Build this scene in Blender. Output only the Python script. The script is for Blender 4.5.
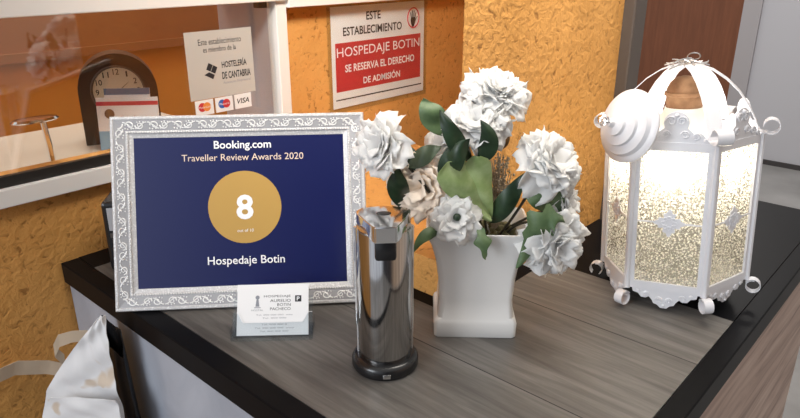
import bpy, bmesh, math, random
from mathutils import Vector, Matrix, Quaternion
random.seed(7)
C = bpy.context.scene.collection
SC = bpy.context.scene
for o in list(bpy.data.objects):
    bpy.data.objects.remove(o)
PI = math.pi
def rad(a): return a*PI/180

# ------------------------------------------------------------------ camera
# all lengths below are centimetres; the counter top is z = 0 cm = 1.05 m above the floor
TOP = 1.05
def W(x, y, z=0.0): return Vector((x*.01, y*.01, TOP + z*.01))
cam_d = bpy.data.cameras.new('camera'); cam = bpy.data.objects.new('camera', cam_d); C.objects.link(cam)
cam.location = W(0, 0, 45.2)
cam.rotation_euler = (rad(69), 0, rad(-48))
cam_d.sensor_width = 36; cam_d.lens = 666/800*36
cam_d.clip_start = .02
SC.camera = cam
SC.view_settings.view_transform = 'Standard'; SC.view_settings.look = 'None'
SC.view_settings.gamma = 1; SC.view_settings.exposure = 0.03
SC.view_settings.use_curve_mapping = False

# ------------------------------------------------------------------ light
wd = bpy.data.worlds.new('room_light'); SC.world = wd; wd.use_nodes = True
def world_nodes():
    # pale ceiling overhead; side bands of light and dark added to streak the steel
    nt = wd.node_tree; bg = nt.nodes['Background']; new = nt.nodes.new; lk = nt.links.new
    tc = new('ShaderNodeTexCoord'); sp = new('ShaderNodeSeparateXYZ'); lk(tc.outputs['Generated'], sp.inputs[0])
    at = new('ShaderNodeMath'); at.operation = 'ARCTAN2'; lk(sp.outputs[1], at.inputs[0]); lk(sp.outputs[0], at.inputs[1])
    mr = new('ShaderNodeMapRange'); mr.inputs[1].default_value = -math.pi; mr.inputs[2].default_value = math.pi; lk(at.outputs[0], mr.inputs[0])
    cr = new('ShaderNodeValToRGB'); e = cr.color_ramp.elements
    st = [(0,(.85,.9,1)),(.085,(.8,.85,.95)),(.115,(.05,.05,.06)),(.19,(.06,.05,.05)),(.23,(.50,.36,.26)),(.33,(.62,.48,.38)),(.42,(.55,.50,.46)),(.6,(.75,.74,.72)),(.8,(.55,.5,.45)),(.93,(.8,.8,.8)),(1,(.85,.9,1))]
    while len(e) < len(st): e.new(.5)
    for el, (p, c) in zip(e, st): el.position = p; el.color = (*c, 1)
    lk(mr.outputs[0], cr.inputs[0])
    up = new('ShaderNodeMapRange'); up.inputs[1].default_value = .45; up.inputs[2].default_value = .7; lk(sp.outputs[2], up.inputs[0])
    mx = new('ShaderNodeMix'); mx.data_type = 'RGBA'; lk(up.outputs[0], mx.inputs[0]); lk(cr.outputs[0], mx.inputs[6]); mx.inputs[7].default_value = (1, .98, .95, 1)
    lk(mx.outputs[2], bg.inputs[0]); bg.inputs[1].default_value = .85
world_nodes()
def area(name, loc, target, size, sy, power, col):
    l = bpy.data.lights.new(name, 'AREA'); l.shape = 'RECTANGLE'; l.size = size; l.size_y = sy
    l.energy = power; l.color = col
    o = bpy.data.objects.new(name, l); C.objects.link(o); o.location = loc
    o.rotation_euler = (Vector(target)-Vector(loc)).to_track_quat('-Z', 'Y').to_euler()
    return o
area('daylight_from_entrance', (-2.0, 0.72, 1.95), (0.6, 0.50, 1.1), 1.0, 1.1, 36, (0.88, 0.94, 1.0))
area('ceiling_lamp', (0.95, 0.28, 2.25), (0.95, 0.55, 1.0), 0.6, 0.4, 9, (1.0, 0.93, 0.83))
sp_ = area('added_wall_fill', (0.40, 0.28, 2.15), (1.05, 1.03, 1.22), 0.25, 0.25, 3.6, (1.0, 0.93, 0.82)); sp_.data.spread = rad(72)  # added fill that brightens the wall round the notice
area('hall_lamp', (3.6, 1.2, 2.6), (3.9, 1.5, 0), 1.0, 1.0, 30, (1.0, 0.95, 0.9))
area('added_office_fill', (0.7, 1.75, 2.35), (0.55, 1.7, 1.0), 0.7, 0.4, 17, (1.0, 0.9, 0.75))  # added overhead fill to lift the dim office interior

# ------------------------------------------------------------------ materials
def mat(name, col=(.8,.8,.8), rough=.5, metal=0.0, spec=.5, **kw):
    m = bpy.data.materials.new(name); m.use_nodes = True
    b = m.node_tree.nodes['Principled BSDF']
    b.inputs['Base Color'].default_value = (*col, 1)
    b.inputs['Roughness'].default_value = rough
    b.inputs['Metallic'].default_value = metal
    b.inputs['Specular IOR Level'].default_value = spec
    for k, v in kw.items(): b.inputs[k.replace('_', ' ')].default_value = v
    return m
def N(m, t, **kw):
    n = m.node_tree.nodes.new(t)
    for k, v in kw.items():
        if hasattr(n, k): setattr(n, k, v)
        else: n.inputs[k].default_value = v
    return n
def L(m, a, b): m.node_tree.links.new(a, b)
def bsdf(m): return m.node_tree.nodes['Principled BSDF']
def ramp(m, fac, stops):
    r = N(m, 'ShaderNodeValToRGB'); e = r.color_ramp.elements
    while len(e) < len(stops): e.new(.5)
    for el, (p, c) in zip(e, stops): el.position = p; el.color = (*c, 1)
    L(m, fac, r.inputs['Fac']); return r.outputs['Color']
def coords(m, scale=(1,1,1), rot=(0,0,0), kind='Object'):
    tc = N(m, 'ShaderNodeTexCoord'); mp = N(m, 'ShaderNodeMapping')
    mp.inputs['Scale'].default_value = scale; mp.inputs['Rotation'].default_value = rot
    L(m, tc.outputs[kind], mp.inputs['Vector']); return mp.outputs['Vector']
def noise(m, vec, scale, detail=4, rough=.55, dist=0):
    n = N(m, 'ShaderNodeTexNoise'); n.inputs['Scale'].default_value = scale
    n.inputs['Detail'].default_value = detail; n.inputs['Roughness'].default_value = rough
    n.inputs['Distortion'].default_value = dist
    L(m, vec, n.inputs['Vector']); return n.outputs['Fac']
def bump(m, h, strength=.5, dist=.002):
    b = N(m, 'ShaderNodeBump'); b.inputs['Strength'].default_value = strength; b.inputs['Distance'].default_value = dist
    L(m, h, b.inputs['Height']); L(m, b.outputs['Normal'], bsdf(m).inputs['Normal']); return b
def math_n(m, op, a, b=None):
    n = N(m, 'ShaderNodeMath'); n.operation = op
    for i, v in enumerate((a, b)):
        if v is None: continue
        if isinstance(v, (int, float)): n.inputs[i].default_value = v
        else: L(m, v, n.inputs[i])
    return n.outputs[0]

def stucco():
    m = mat('orange_stucco', rough=.72, spec=.3); v = coords(m)
    n1 = noise(m, v, 9, 5); n2 = noise(m, v, 95, 3, .6, .6)
    vo = N(m, 'ShaderNodeTexVoronoi'); vo.inputs['Scale'].default_value = 70; L(m, v, vo.inputs['Vector'])
    c = ramp(m, n1, [(.3, (.60,.295,.078)), (.7, (.68,.345,.10))])
    pit = ramp(m, n2, [(.30, (.55,.50,.45)), (.42, (1,1,1))])
    mx = N(m, 'ShaderNodeMix'); mx.data_type = 'RGBA'; mx.blend_type = 'MULTIPLY'; mx.inputs[0].default_value = 1
    L(m, c, mx.inputs[6]); L(m, pit, mx.inputs[7]); L(m, mx.outputs[2], bsdf(m).inputs['Base Color'])
    h = math_n(m, 'ADD', n2, math_n(m, 'MULTIPLY', vo.outputs['Distance'], .35))
    bump(m, h, .5, .006); return m
M = {}
M['stucco'] = stucco()
M['white_alu'] = mat('white_aluminium', (.80,.79,.77), .35)
M['gasket'] = mat('black_gasket', (.015,.014,.013), .5)
M['black_lam'] = mat('black_laminate', (.006,.006,.007), .34, spec=.5, IOR=1.13)
M['base_strip'] = M['black_lam']
M['lavender'] = mat('pale_lavender_paint', (.50,.48,.52), .6)
M['brown'] = mat('brown_wood', (.105,.032,.012), .55)
def add_streak(m, cols, scale, rot=(0,0,0), sc=30, b=.15):
    v = coords(m, scale, rot); n = noise(m, v, sc, 6, .6, .4)
    L(m, ramp(m, n, cols), bsdf(m).inputs['Base Color']); bump(m, n, b, .001)
add_streak(M['brown'], [(.3, (.15,.048,.018)), (.7, (.21,.07,.028))], (8,8,.6), sc=6)
M['jamb'] = mat('dark_door_jamb', (.085,.068,.058), .45)
M['grey_wall'] = mat('pale_grey_paint', (.52,.52,.55), .6)
M['grey_trim'] = mat('grey_trim_paint', (.40,.38,.39), .5)
M['dark_base'] = mat('dark_skirting', (.05,.045,.045), .5)
def tile():
    m = mat('grey_floor_tile', rough=.35); v = coords(m)
    n = noise(m, v, 3, 6); L(m, ramp(m, n, [(.3, (.22,.215,.21)), (.7, (.33,.325,.32))]), bsdf(m).inputs['Base Color']); return m
M['floor'] = tile()
M['office_wall'] = mat('orange_office_paint', (.62,.25,.035), .7)
M['office_wood'] = mat('brown_cabinet_wood', (.27,.10,.03), .5)
def planks():
    m = mat('grey_brown_oak_planks', rough=.42, spec=.4)
    tc = N(m, 'ShaderNodeTexCoord'); sep = N(m, 'ShaderNodeSeparateXYZ'); L(m, tc.outputs['Object'], sep.inputs[0])
    x = sep.outputs[0]
    # joints across X at 55 and 73 cm, object origin at x = 37.3 cm
    idx = math_n(m, 'FLOOR', math_n(m, 'DIVIDE', math_n(m, 'ADD', x, .002), .179))
    cb = N(m, 'ShaderNodeCombineXYZ'); L(m, math_n(m, 'MULTIPLY', idx, 7.3), cb.inputs[2])
    add = N(m, 'ShaderNodeVectorMath'); add.operation = 'ADD'; L(m, tc.outputs['Object'], add.inputs[0]); L(m, cb.outputs[0], add.inputs[1])
    mp = N(m, 'ShaderNodeMapping'); mp.inputs['Scale'].default_value = (1, .07, 1); L(m, add.outputs[0], mp.inputs['Vector'])
    g = noise(m, mp.outputs[0], 110, 6, .65, .5); g2 = noise(m, mp.outputs[0], 22, 4, .5, 1.0)
    mix = math_n(m, 'ADD', math_n(m, 'MULTIPLY', g, .6), math_n(m, 'MULTIPLY', g2, .5))
    c = ramp(m, mix, [(.32, (.055,.050,.046)), (.52, (.12,.111,.102)), (.72, (.20,.187,.174))])
    tone = math_n(m, 'ADD', .88, math_n(m, 'MULTIPLY', idx, .07))
    fr = math_n(m, 'FRACT', math_n(m, 'DIVIDE', math_n(m, 'ADD', x, .002), .179))
    line = math_n(m, 'MULTIPLY', math_n(m, 'GREATER_THAN', fr, .008), tone)
    mx = N(m, 'ShaderNodeMix'); mx.data_type = 'RGBA'; mx.blend_type = 'MULTIPLY'; mx.inputs[0].default_value = 1
    L(m, c, mx.inputs[6])
    cc = N(m, 'ShaderNodeCombineColor')
    for i in range(3): L(m, line, cc.inputs[i])
    L(m, cc.outputs[0], mx.inputs[7]); L(m, mx.outputs[2], bsdf(m).inputs['Base Color'])
    bump(m, mix, .12, .001); return m
M['planks'] = planks()
def side_marble():
    m = mat('blue_grey_marbled_panel', rough=.4); v = coords(m, (1,1,1))
    n = noise(m, v, 5, 6, .6, 1.5); L(m, ramp(m, n, [(.35, (.32,.345,.40)), (.65, (.42,.445,.50))]), bsdf(m).inputs['Base Color']); return m
M['side'] = side_marble()
def front_wood():
    m = mat('pinkish_brown_wood_front', rough=.45); v = coords(m, (.5,2,6), (0, rad(18), 0))
    n = noise(m, v, 5, 6, .6, 1.2); L(m, ramp(m, n, [(.3, (.22,.14,.11)), (.5, (.46,.33,.27)), (.7, (.58,.45,.38))]), bsdf(m).inputs['Base Color']); return m
M['front'] = front_wood()
def silver_white():
    m = mat('antiqued_white_silver', rough=.32, metal=.05); v = coords(m)
    vo = N(m, 'ShaderNodeTexVoronoi'); vo.inputs['Scale'].default_value = 330; L(m, v, vo.inputs['Vector'])
    n = noise(m, v, 160, 3)
    mixv = math_n(m, 'ADD', vo.outputs['Distance'], math_n(m, 'MULTIPLY', n, .5))
    L(m, ramp(m, mixv, [(.3, (.78,.78,.79)), (.75, (.58,.58,.59))]), bsdf(m).inputs['Base Color'])
    bump(m, mixv, .4, .0015); return m
M['frame'] = silver_white()
M['frame_relief'] = mat('white_scroll_relief', (.80,.80,.80), .3, .05)
M['frame_ground'] = mat('grey_relief_ground', (.36,.36,.38), .45, .1)
M['navy'] = mat('navy_print_paper', (.006,.010,.075), .25, spec=.5)
bsdf(M['navy']).inputs['Coat Weight'].default_value = .12; bsdf(M['navy']).inputs['Coat Roughness'].default_value = .03
M['gold'] = mat('gold_ink', (.47,.28,.065), .5)
M['white_ink'] = mat('white_ink', (.85,.85,.88), .5)
M['pale_ink'] = mat('pale_gold_ink', (.75,.60,.50), .5)
M['black_ink'] = mat('black_ink', (.02,.02,.025), .6)
M['grey_ink'] = mat('grey_ink', (.25,.26,.30), .6)
M['red_ink'] = mat('red_ink', (.55,.035,.045), .45)
M['blue_ink'] = mat('blue_ink', (.03,.12,.45), .45)
M['orange_ink'] = mat('orange_ink', (.75,.25,.05), .45)
M['paper'] = mat('white_paper', (.82,.82,.83), .6)
M['sheet'] = mat('off_white_sheet', (.74,.74,.75), .65)
def stains(m):
    n = noise(m, coords(m), 16, 2, .4, .8)
    L(m, ramp(m, n, [(.585, (.74,.74,.75)), (.64, (.60,.50,.40))]), bsdf(m).inputs['Base Color'])
stains(M['sheet'])
M['beige_strip'] = mat('beige_paper_strip', (.66,.52,.38), .6)
M['chrome'] = mat('polished_chrome', (.86,.86,.87), .09, 1.0)
def steel():
    m = mat('brushed_steel', (.5,.49,.48), .12, 1.0); v = coords(m, (1,1,.02))
    n = noise(m, v, 700, 2); L(m, ramp(m, n, [(.3, (.40,.39,.385)), (.7, (.56,.55,.54))]), bsdf(m).inputs['Base Color'])
    bsdf(m).inputs['Anisotropic'].default_value = .5
    return m
M['steel'] = steel()
M['black_plastic'] = mat('black_plastic', (.012,.012,.013), .25)
M['ceramic'] = mat('glazed_white_ceramic', (.80,.79,.77), .16)
M['petal'] = mat('white_silk_petal', (.93,.93,.92), .6, spec=.2)
bsdf(M['petal']).inputs['Subsurface Weight'].default_value = .35
bsdf(M['petal']).inputs['Subsurface Radius'].default_value = (.012,.012,.012)
def add_translucent(m, col, f):
    nt = m.node_tree; out = nt.nodes['Material Output']; tl = N(m, 'ShaderNodeBsdfTranslucent'); tl.inputs[0].default_value = (*col, 1)
    mx = N(m, 'ShaderNodeMixShader'); mx.inputs[0].default_value = f
    L(m, bsdf(m).outputs[0], mx.inputs[1]); L(m, tl.outputs[0], mx.inputs[2]); L(m, mx.outputs[0], out.inputs[0])
add_translucent(M['petal'], (.95,.95,.94), .38)
M['petal_tan'] = mat('shaded_cream_silk_petal', (.86,.74,.62), .6, spec=.2)  # shade over the rear bloom is mixed into this petal colour
def leaf_mat(name, a, b, rough=.5):
    m = mat(name, rough=rough); v = coords(m); n = noise(m, v, 60, 4)
    L(m, ramp(m, n, [(.35, a), (.65, b)]), bsdf(m).inputs['Base Color']); return m
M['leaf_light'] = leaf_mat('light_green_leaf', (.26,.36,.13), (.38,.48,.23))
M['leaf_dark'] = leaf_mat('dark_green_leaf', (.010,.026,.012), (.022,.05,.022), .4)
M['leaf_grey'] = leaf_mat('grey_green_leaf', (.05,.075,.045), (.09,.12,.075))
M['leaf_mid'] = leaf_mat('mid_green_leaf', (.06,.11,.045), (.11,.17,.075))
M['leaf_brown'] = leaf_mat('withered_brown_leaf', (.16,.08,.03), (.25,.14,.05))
M['stem'] = mat('dark_stem', (.035,.03,.018), .5)
M['straw'] = leaf_mat('dried_straw', (.42,.33,.22), (.62,.54,.42), .7)
M['moss'] = leaf_mat('dried_moss', (.10,.10,.04), (.22,.20,.10), .8)
M['white_metal'] = mat('white_enamel_metal', (.74,.74,.77), .32)
M['wire'] = mat('grey_wire', (.55,.54,.53), .3, .8)
M['cork'] = leaf_mat('cork', (.20,.095,.04), (.32,.17,.08), .8)
def hammered():
    m = bpy.data.materials.new('hammered_glass'); m.use_nodes = True; nt = m.node_tree; nt.nodes.clear()
    out = N(m, 'ShaderNodeOutputMaterial'); v = coords(m)
    n = noise(m, v, 400, 2, .5)
    vo = N(m, 'ShaderNodeTexVoronoi'); vo.inputs['Scale'].default_value = 380; L(m, v, vo.inputs['Vector'])
    h = math_n(m, 'ADD', n, math_n(m, 'MULTIPLY', vo.outputs['Distance'], .4))
    bp = N(m, 'ShaderNodeBump'); bp.inputs['Strength'].default_value = .6; bp.inputs['Distance'].default_value = .003; L(m, h, bp.inputs['Height'])
    gl = N(m, 'ShaderNodeBsdfGlossy'); gl.inputs['Roughness'].default_value = .15; L(m, bp.outputs[0], gl.inputs['Normal'])
    tl = N(m, 'ShaderNodeBsdfTranslucent'); tl.inputs['Color'].default_value = (.98,.95,.86,1); L(m, bp.outputs[0], tl.inputs['Normal'])
    tr = N(m, 'ShaderNodeBsdfTransparent'); tr.inputs['Color'].default_value = (.62,.60,.55,1)
    mx = N(m, 'ShaderNodeMixShader'); L(m, math_n(m, 'SUBTRACT', 1.0, math_n(m, 'MULTIPLY', ramp_v(m, h, .58, .71), .88)), mx.inputs[0])
    L(m, tr.outputs[0], mx.inputs[1]); L(m, tl.outputs[0], mx.inputs[2])
    m2 = N(m, 'ShaderNodeMixShader'); m2.inputs[0].default_value = .08; L(m, mx.outputs[0], m2.inputs[1]); L(m, gl.outputs[0], m2.inputs[2])
    L(m, m2.outputs[0], out.inputs[0]); return m
def ramp_v(m, fac, a, b):
    mr = N(m, 'ShaderNodeMapRange'); mr.inputs[1].default_value = a; mr.inputs[2].default_value = b; L(m, fac, mr.inputs[0]); return mr.outputs[0]
M['hammered'] = hammered()
def clear(name, gloss=.06, tint=(.97,.98,.98), rough=.01):
    m = bpy.data.materials.new(name); m.use_nodes = True; nt = m.node_tree; nt.nodes.clear()
    out = N(m, 'ShaderNodeOutputMaterial'); gl = N(m, 'ShaderNodeBsdfGlossy'); gl.inputs['Roughness'].default_value = rough
    tr = N(m, 'ShaderNodeBsdfTransparent'); tr.inputs['Color'].default_value = (*tint, 1)
    mx = N(m, 'ShaderNodeMixShader'); mx.inputs[0].default_value = gloss
    L(m, tr.outputs[0], mx.inputs[1]); L(m, gl.outputs[0], mx.inputs[2]); L(m, mx.outputs[0], out.inputs[0]); return m
M['pane'] = clear('window_glass', .10)
M['acrylic'] = clear('clear_acrylic', .035, (.93,.95,.96))
M['sleeve'] = clear('clear_plastic_sleeve', .05)
def sticker_mat():
    m = bpy.data.materials.new('translucent_sticker'); m.use_nodes = True; nt = m.node_tree; nt.nodes.clear()
    out = N(m, 'ShaderNodeOutputMaterial'); d = N(m, 'ShaderNodeBsdfDiffuse'); d.inputs[0].default_value = (.62,.60,.56,1)
    tr = N(m, 'ShaderNodeBsdfTransparent'); mx = N(m, 'ShaderNodeMixShader'); mx.inputs[0].default_value = .72
    L(m, tr.outputs[0], mx.inputs[1]); L(m, d.outputs[0], mx.inputs[2]); L(m, mx.outputs[0], out.inputs[0]); return m
M['sticker'] = sticker_mat()
def lit_jar():
    m = mat('lit_frosted_jar', (.64,.61,.54), .4)
    b = bsdf(m); b.inputs['Emission Color'].default_value = (1,.90,.70,1); b.inputs['Emission Strength'].default_value = 0.15
    return m
M['jar'] = lit_jar()
M['clock_wood'] = mat('dark_clock_wood', (.045,.028,.022), .35)
M['dial'] = mat('cream_clock_dial', (.62,.57,.45), .5)

# ------------------------------------------------------------------ mesh helpers (cm in, metres out)
class MB:
    def __init__(s): s.bm = bmesh.new()
    def box(s, x0, x1, y0, y1, z0, z1, bev=0):
        vs = [s.bm.verts.new((x, y, z)) for x in (x0, x1) for y in (y0, y1) for z in (z0, z1)]
        fs = [(0,1,3,2),(4,6,7,5),(0,4,5,1),(2,3,7,6),(0,2,6,4),(1,5,7,3)]
        F = [s.bm.faces.new([vs[i] for i in f]) for f in fs]
        if bev:
            es = list({e for f in F for e in f.edges})
            bmesh.ops.bevel(s.bm, geom=es, offset=bev, segments=2, affect='EDGES', profile=.5)
        return s
    def lathe(s, prof, n=40, mtx=None, cap=True):
        rings = []
        for r, z in prof:
            rings.append([s.bm.verts.new((r*math.cos(2*PI*i/n), r*math.sin(2*PI*i/n), z)) for i in range(n)])
        for a, b in zip(rings, rings[1:]):
            for i in range(n): s.bm.faces.new((a[i], a[(i+1)%n], b[(i+1)%n], b[i]))
        if cap:
            s.bm.faces.new(rings[0][::-1]); s.bm.faces.new(rings[-1])
        if mtx: bmesh.ops.transform(s.bm, matrix=mtx, verts=[v for r in rings for v in r])
        return s
    def tube(s, pts, r, n=8, closed=False):
        pts = [Vector(p) for p in pts]; rs = r if isinstance(r, (list, tuple)) else [r]*len(pts)
        m = len(pts); rings = []; prev = None
        for i, p in enumerate(pts):
            if closed: t = pts[(i+1)%m]-pts[i-1]
            else: t = pts[min(i+1, m-1)]-pts[max(i-1, 0)]
            t.normalize()
            if prev is None:
                a = t.orthogonal().normalized()
            else:
                a = prev - t*prev.dot(t)
                a = a.normalized() if a.length > 1e-6 else t.orthogonal().normalized()
            prev = a; b = t.cross(a)
            rings.append([s.bm.verts.new(p + (a*math.cos(2*PI*k/n)+b*math.sin(2*PI*k/n))*rs[i]) for k in range(n)])
        pairs = list(zip(rings, rings[1:])) + ([(rings[-1], rings[0])] if closed else [])
        for a, b in pairs:
            for k in range(n): s.bm.faces.new((a[k], a[(k+1)%n], b[(k+1)%n], b[k]))
        if not closed: s.bm.faces.new(rings[0][::-1]); s.bm.faces.new(rings[-1])
        return s
    def plate(s, out, th, fn=None):
        """outline in (u,v), extruded by th along w; fn maps (u,v,w) to a point"""
        fn = fn or (lambda u, v, w: (u, w, v))
        a = [s.bm.verts.new(fn(u, v, 0)) for u, v in out]; b = [s.bm.verts.new(fn(u, v, th)) for u, v in out]
        s.bm.faces.new(a); s.bm.faces.new(b[::-1]); n = len(out)
        for i in range(n): s.bm.faces.new((a[i], b[i], b[(i+1)%n], a[(i+1)%n]))
        return s
    def ribbon(s, pts, wvec, th=.08):
        """flat strap of given half-width vector(s) following pts, solid"""
        m = len(pts); V = []
        for i, p in enumerate(pts):
            p = Vector(p); t = (Vector(pts[min(i+1, m-1)])-Vector(pts[max(i-1, 0)])).normalized()
            w = Vector(wvec[i] if isinstance(wvec, list) else wvec); nn = t.cross(w).normalized()*th/2
            V.append([s.bm.verts.new(p+w+nn), s.bm.verts.new(p-w+nn), s.bm.verts.new(p-w-nn), s.bm.verts.new(p+w-nn)])
        for a, b in zip(V, V[1:]):
            for k in range(4): s.bm.faces.new((a[k], a[(k+1)%4], b[(k+1)%4], b[k]))
        s.bm.faces.new(V[0][::-1]); s.bm.faces.new(V[-1]); return s
    def grid(s, fn, nu, nv, th=0):
        """surface fn(u,v) u,v in 0..1; th gives it thickness"""
        g = [[s.bm.verts.new(fn(i/nu, j/nv)) for j in range(nv+1)] for i in range(nu+1)]
        fs = [s.bm.faces.new((g[i][j], g[i+1][j], g[i+1][j+1], g[i][j+1])) for i in range(nu) for j in range(nv)]
        if th: 
            s.bm.normal_update(); bmesh.ops.solidify(s.bm, geom=fs, thickness=th)
        return s
    def sphere(s, c, r, n=8):
        mt = Matrix.Translation(c) @ Matrix.Scale(r, 4)
        bmesh.ops.create_uvsphere(s.bm, u_segments=n, v_segments=max(4, n//2+1), radius=1, matrix=mt); return s
    def prism(s, n, r, z0, z1, rot=0, r2=None):
        r2 = r2 or r
        a = [s.bm.verts.new((r*math.cos(rot+2*PI*i/n), r*math.sin(rot+2*PI*i/n), z0)) for i in range(n)]
        b = [s.bm.verts.new((r2*math.cos(rot+2*PI*i/n), r2*math.sin(rot+2*PI*i/n), z1)) for i in range(n)]
        s.bm.faces.new(a[::-1]); s.bm.faces.new(b)
        for i in range(n): s.bm.faces.new((a[i], a[(i+1)%n], b[(i+1)%n], b[i]))
        return s
    def build(s, name, m, parent=None, origin=(0,0,0), smooth=False, world=False):
        """origin in cm is subtracted; world=True puts a parentless object at that point of the room"""
        bm = s.bm; bmesh.ops.translate(bm, vec=-Vector(origin), verts=bm.verts)
        bmesh.ops.scale(bm, vec=(.01,.01,.01), verts=bm.verts)
        bmesh.ops.recalc_face_normals(bm, faces=bm.faces)
        me = bpy.data.meshes.new(name); bm.to_mesh(me); bm.free()
        if smooth:
            for p in me.polygons: p.use_smooth = True
            try: me.set_sharp_from_angle(angle=rad(38))
            except Exception: pass
        me.materials.append(m if not isinstance(m, str) else M[m])
        o = bpy.data.objects.new(name, me); C.objects.link(o)
        if parent: o.parent = parent
        if world: o.location = W(*origin)
        return o
def thing(name, label, cat, loc, rot=None, group=None):
    o = bpy.data.objects.new(name, None); C.objects.link(o); o.empty_display_size = .02
    o.location = W(*loc)
    if rot is not None: o.rotation_mode = 'QUATERNION'; o.rotation_quaternion = rot
    o['label'] = label; o['category'] = cat
    if group: o['group'] = group
    return o
def tag(o, label, cat, group=None):
    o['label'] = label; o['category'] = cat
    if group: o['group'] = group
    return o
def struct(name, mb, m, origin=(0,0,0), parent=None):
    o = mb.build(name, m, parent, origin, world=parent is None)
    if parent is None: o['kind'] = 'structure'
    return o
def rz(a): return Quaternion((0,0,1), rad(a))
def text(name, s, m, parent, center, width, height=None, normal='-y', depth=.02, bold=0.0, rot=0, italic=0, mirror=False):
    """lettering as a thin mesh on a plane facing local -Y, x to the right, z up; sizes in cm"""
    cu = bpy.data.curves.new(name, 'FONT'); cu.body = s; cu.size = 1; cu.offset = bold; cu.resolution_u = 3
    cu.align_x = 'CENTER'; cu.shear = italic
    t = bpy.data.objects.new('tmp', cu); C.objects.link(t)
    dg = bpy.context.evaluated_depsgraph_get(); me = bpy.data.meshes.new_from_object(t.evaluated_get(dg))
    bpy.data.objects.remove(t)
    xs = [v.co.x for v in me.vertices]; ys = [v.co.y for v in me.vertices]
    w = max(xs)-min(xs); h = max(ys)-min(ys); mx = (max(xs)+min(xs))/2; my = (max(ys)+min(ys))/2
    kx = width/w; ky = height/h if height else kx
    for v in me.vertices:
        x = (v.co.x-mx)*kx; y = (v.co.y-my)*ky
        c, sn = math.cos(rot), math.sin(rot)
        v.co = Vector((x*c-y*sn, 0, x*sn+y*c))*.01
    me.materials.clear(); me.materials.append(M[m]); me.name = name
    o = bpy.data.objects.new(name, me); C.objects.link(o); o.parent = parent
    o.location = Vector((center[0], -abs(depth) if center[1] is None else center[1], center[2]))*.01
    return o
def disc(mb, cx, cz, r, y, th=.02, n=48):
    return mb.plate([(cx+r*math.cos(2*PI*i/n), cz+r*math.sin(2*PI*i/n)) for i in range(n)], th, lambda u, v, w: (u, y+w, v))
def rect(mb, x0, x1, z0, z1, y, th=.02): return mb.box(x0, x1, y, y+th, z0, z1)

# ------------------------------------------------------------------ structure
struct('floor', MB().box(-300, 560, -250, 420, -107, -105), 'floor')
# rear wall with the reception window opening (x -120..78.4, z 13.5..36)
wb = MB()
wb.box(-150, 80.5, 102.6, 119.6, -105, 11.4).box(-150, 80.5, 102.6, 119.6, 39, 160).box(80.5, 150, 102.6, 119.6, -105, 160)
struct('wall_back', wb, 'stucco')
# projecting right wall and the low ledge behind its left end
wr = MB(); wr.plate([(65.2,48.6),(108.6,48.6),(108.6,52.2),(78,52.2)], 265, lambda u, v, w: (u, v, -105+w))
wr.box(65.2, 108.6, 51.2, 102.6, -105, 5.6)
wr.plate([(109,52.1),(113,52.1),(150,102.5),(142,102.5)], 265, lambda u, v, w: (u, v, -105+w))
struct('wall_right', wr, 'stucco')
struct('trim_1', MB().box(108.6, 113.2, 46.6, 53, -105, 160, .3), 'jamb')
# window: rails, post, gasket, pane
win = MB().box(-150, 80.6, 100.6, 103.4, 11.4, 14.1, .15)
w1 = struct('window_1', win, 'white_alu')
MB().box(-150, 80.6, 99.8, 102.6, 37.2, 40.2, .15).build('top_rail', 'white_alu', w1)
MB().box(80.6, 140.0, 99.8, 102.55, 35.9, 40.2, .15).build('lintel', 'white_alu', w1)
MB().box(78.2, 80.6, 100.6, 103.4, 14.1, 37.2, .15).build('post', 'white_alu', w1)
MB().box(-150, 78.2, 101.4, 102.4, 14.1, 15.7).build('gasket', 'gasket', w1)
MB().box(-150, 78.2, 101.7, 102.1, 15.7, 37.2).build('pane', 'pane', w1)
for z in (36.0,):
    MB().box(75.5, 77.2, 101.9, 103.6, z, z+1.0).build('window_catch', 'gasket', w1)
struct('wall_window_reveal', MB().box(78.4, 80.4, 103.5, 119.6, 11.4, 39), 'lavender')
# office behind the window
struct('wall_office_back', MB().box(-150, 180, 205, 209, -105, 160), 'office_wall')
struct('trim_2', MB().box(-150, 180, 203, 205, 19.5, 80).box(-150, 180, 202, 205, 17, 19.5), 'office_wood')
# hall beyond the doorway
struct('wall_hall', MB().box(549, 556, -120, 150, -105, 160), 'grey_wall')
struct('trim_3', MB().box(546.5, 549, 141, 153.5, -105, 160), 'grey_trim')
struct('baseboard_hall', MB().box(547.3, 549, -120, 141, -105, -101.5), 'dark_base')
d1 = struct('door_1', MB().box(547, 553, 153.5, 300, -105, 160), 'brown')

# ------------------------------------------------------------------ counter
ct = thing('reception_counter', 'black edged reception counter with grey brown plank top and blue grey side panel', 'counter', (37.3, 16, -105))
o0 = (37.3, 16, -105)
cb = MB()
cb.box(34.5, 138, 16, 18.6, -3.4, 0, .18)                 # front edge
cb.box(34.5, 37.3, 18.6, 102.5, -3.4, 0, .18)             # left edge
cb.box(86.2, 138, 18.6, 46.5, -3.4, 0)                    # right field
cb.box(62.8, 65.1, 46.5, 102.5, -3.4, 0).box(65.1, 86.2, 46.2, 48.5, -3.4, 0).box(37.3, 62.8, 97, 102.5, -3.4, 0)
cb.box(86.2, 108, 46.5, 48.5, -3.4, 0)
cb.build('black_worktop', 'black_lam', ct, o0)
pl = MB(); pl.box(37.3, 86.2, 18.6, 46.2, -3.2, -.02).box(37.3, 62.8, 46.2, 97, -3.2, -.02)
o = pl.build('plank_inlay', 'planks', ct, o0)
MB().box(35.2, 37.0, 17.2, 102.4, -105, -3.4).build('side_panel', 'side', ct, o0)
MB().box(37.0, 137, 17.0, 18.6, -105, -3.4).build('front_panel', 'front', ct, o0)

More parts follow.
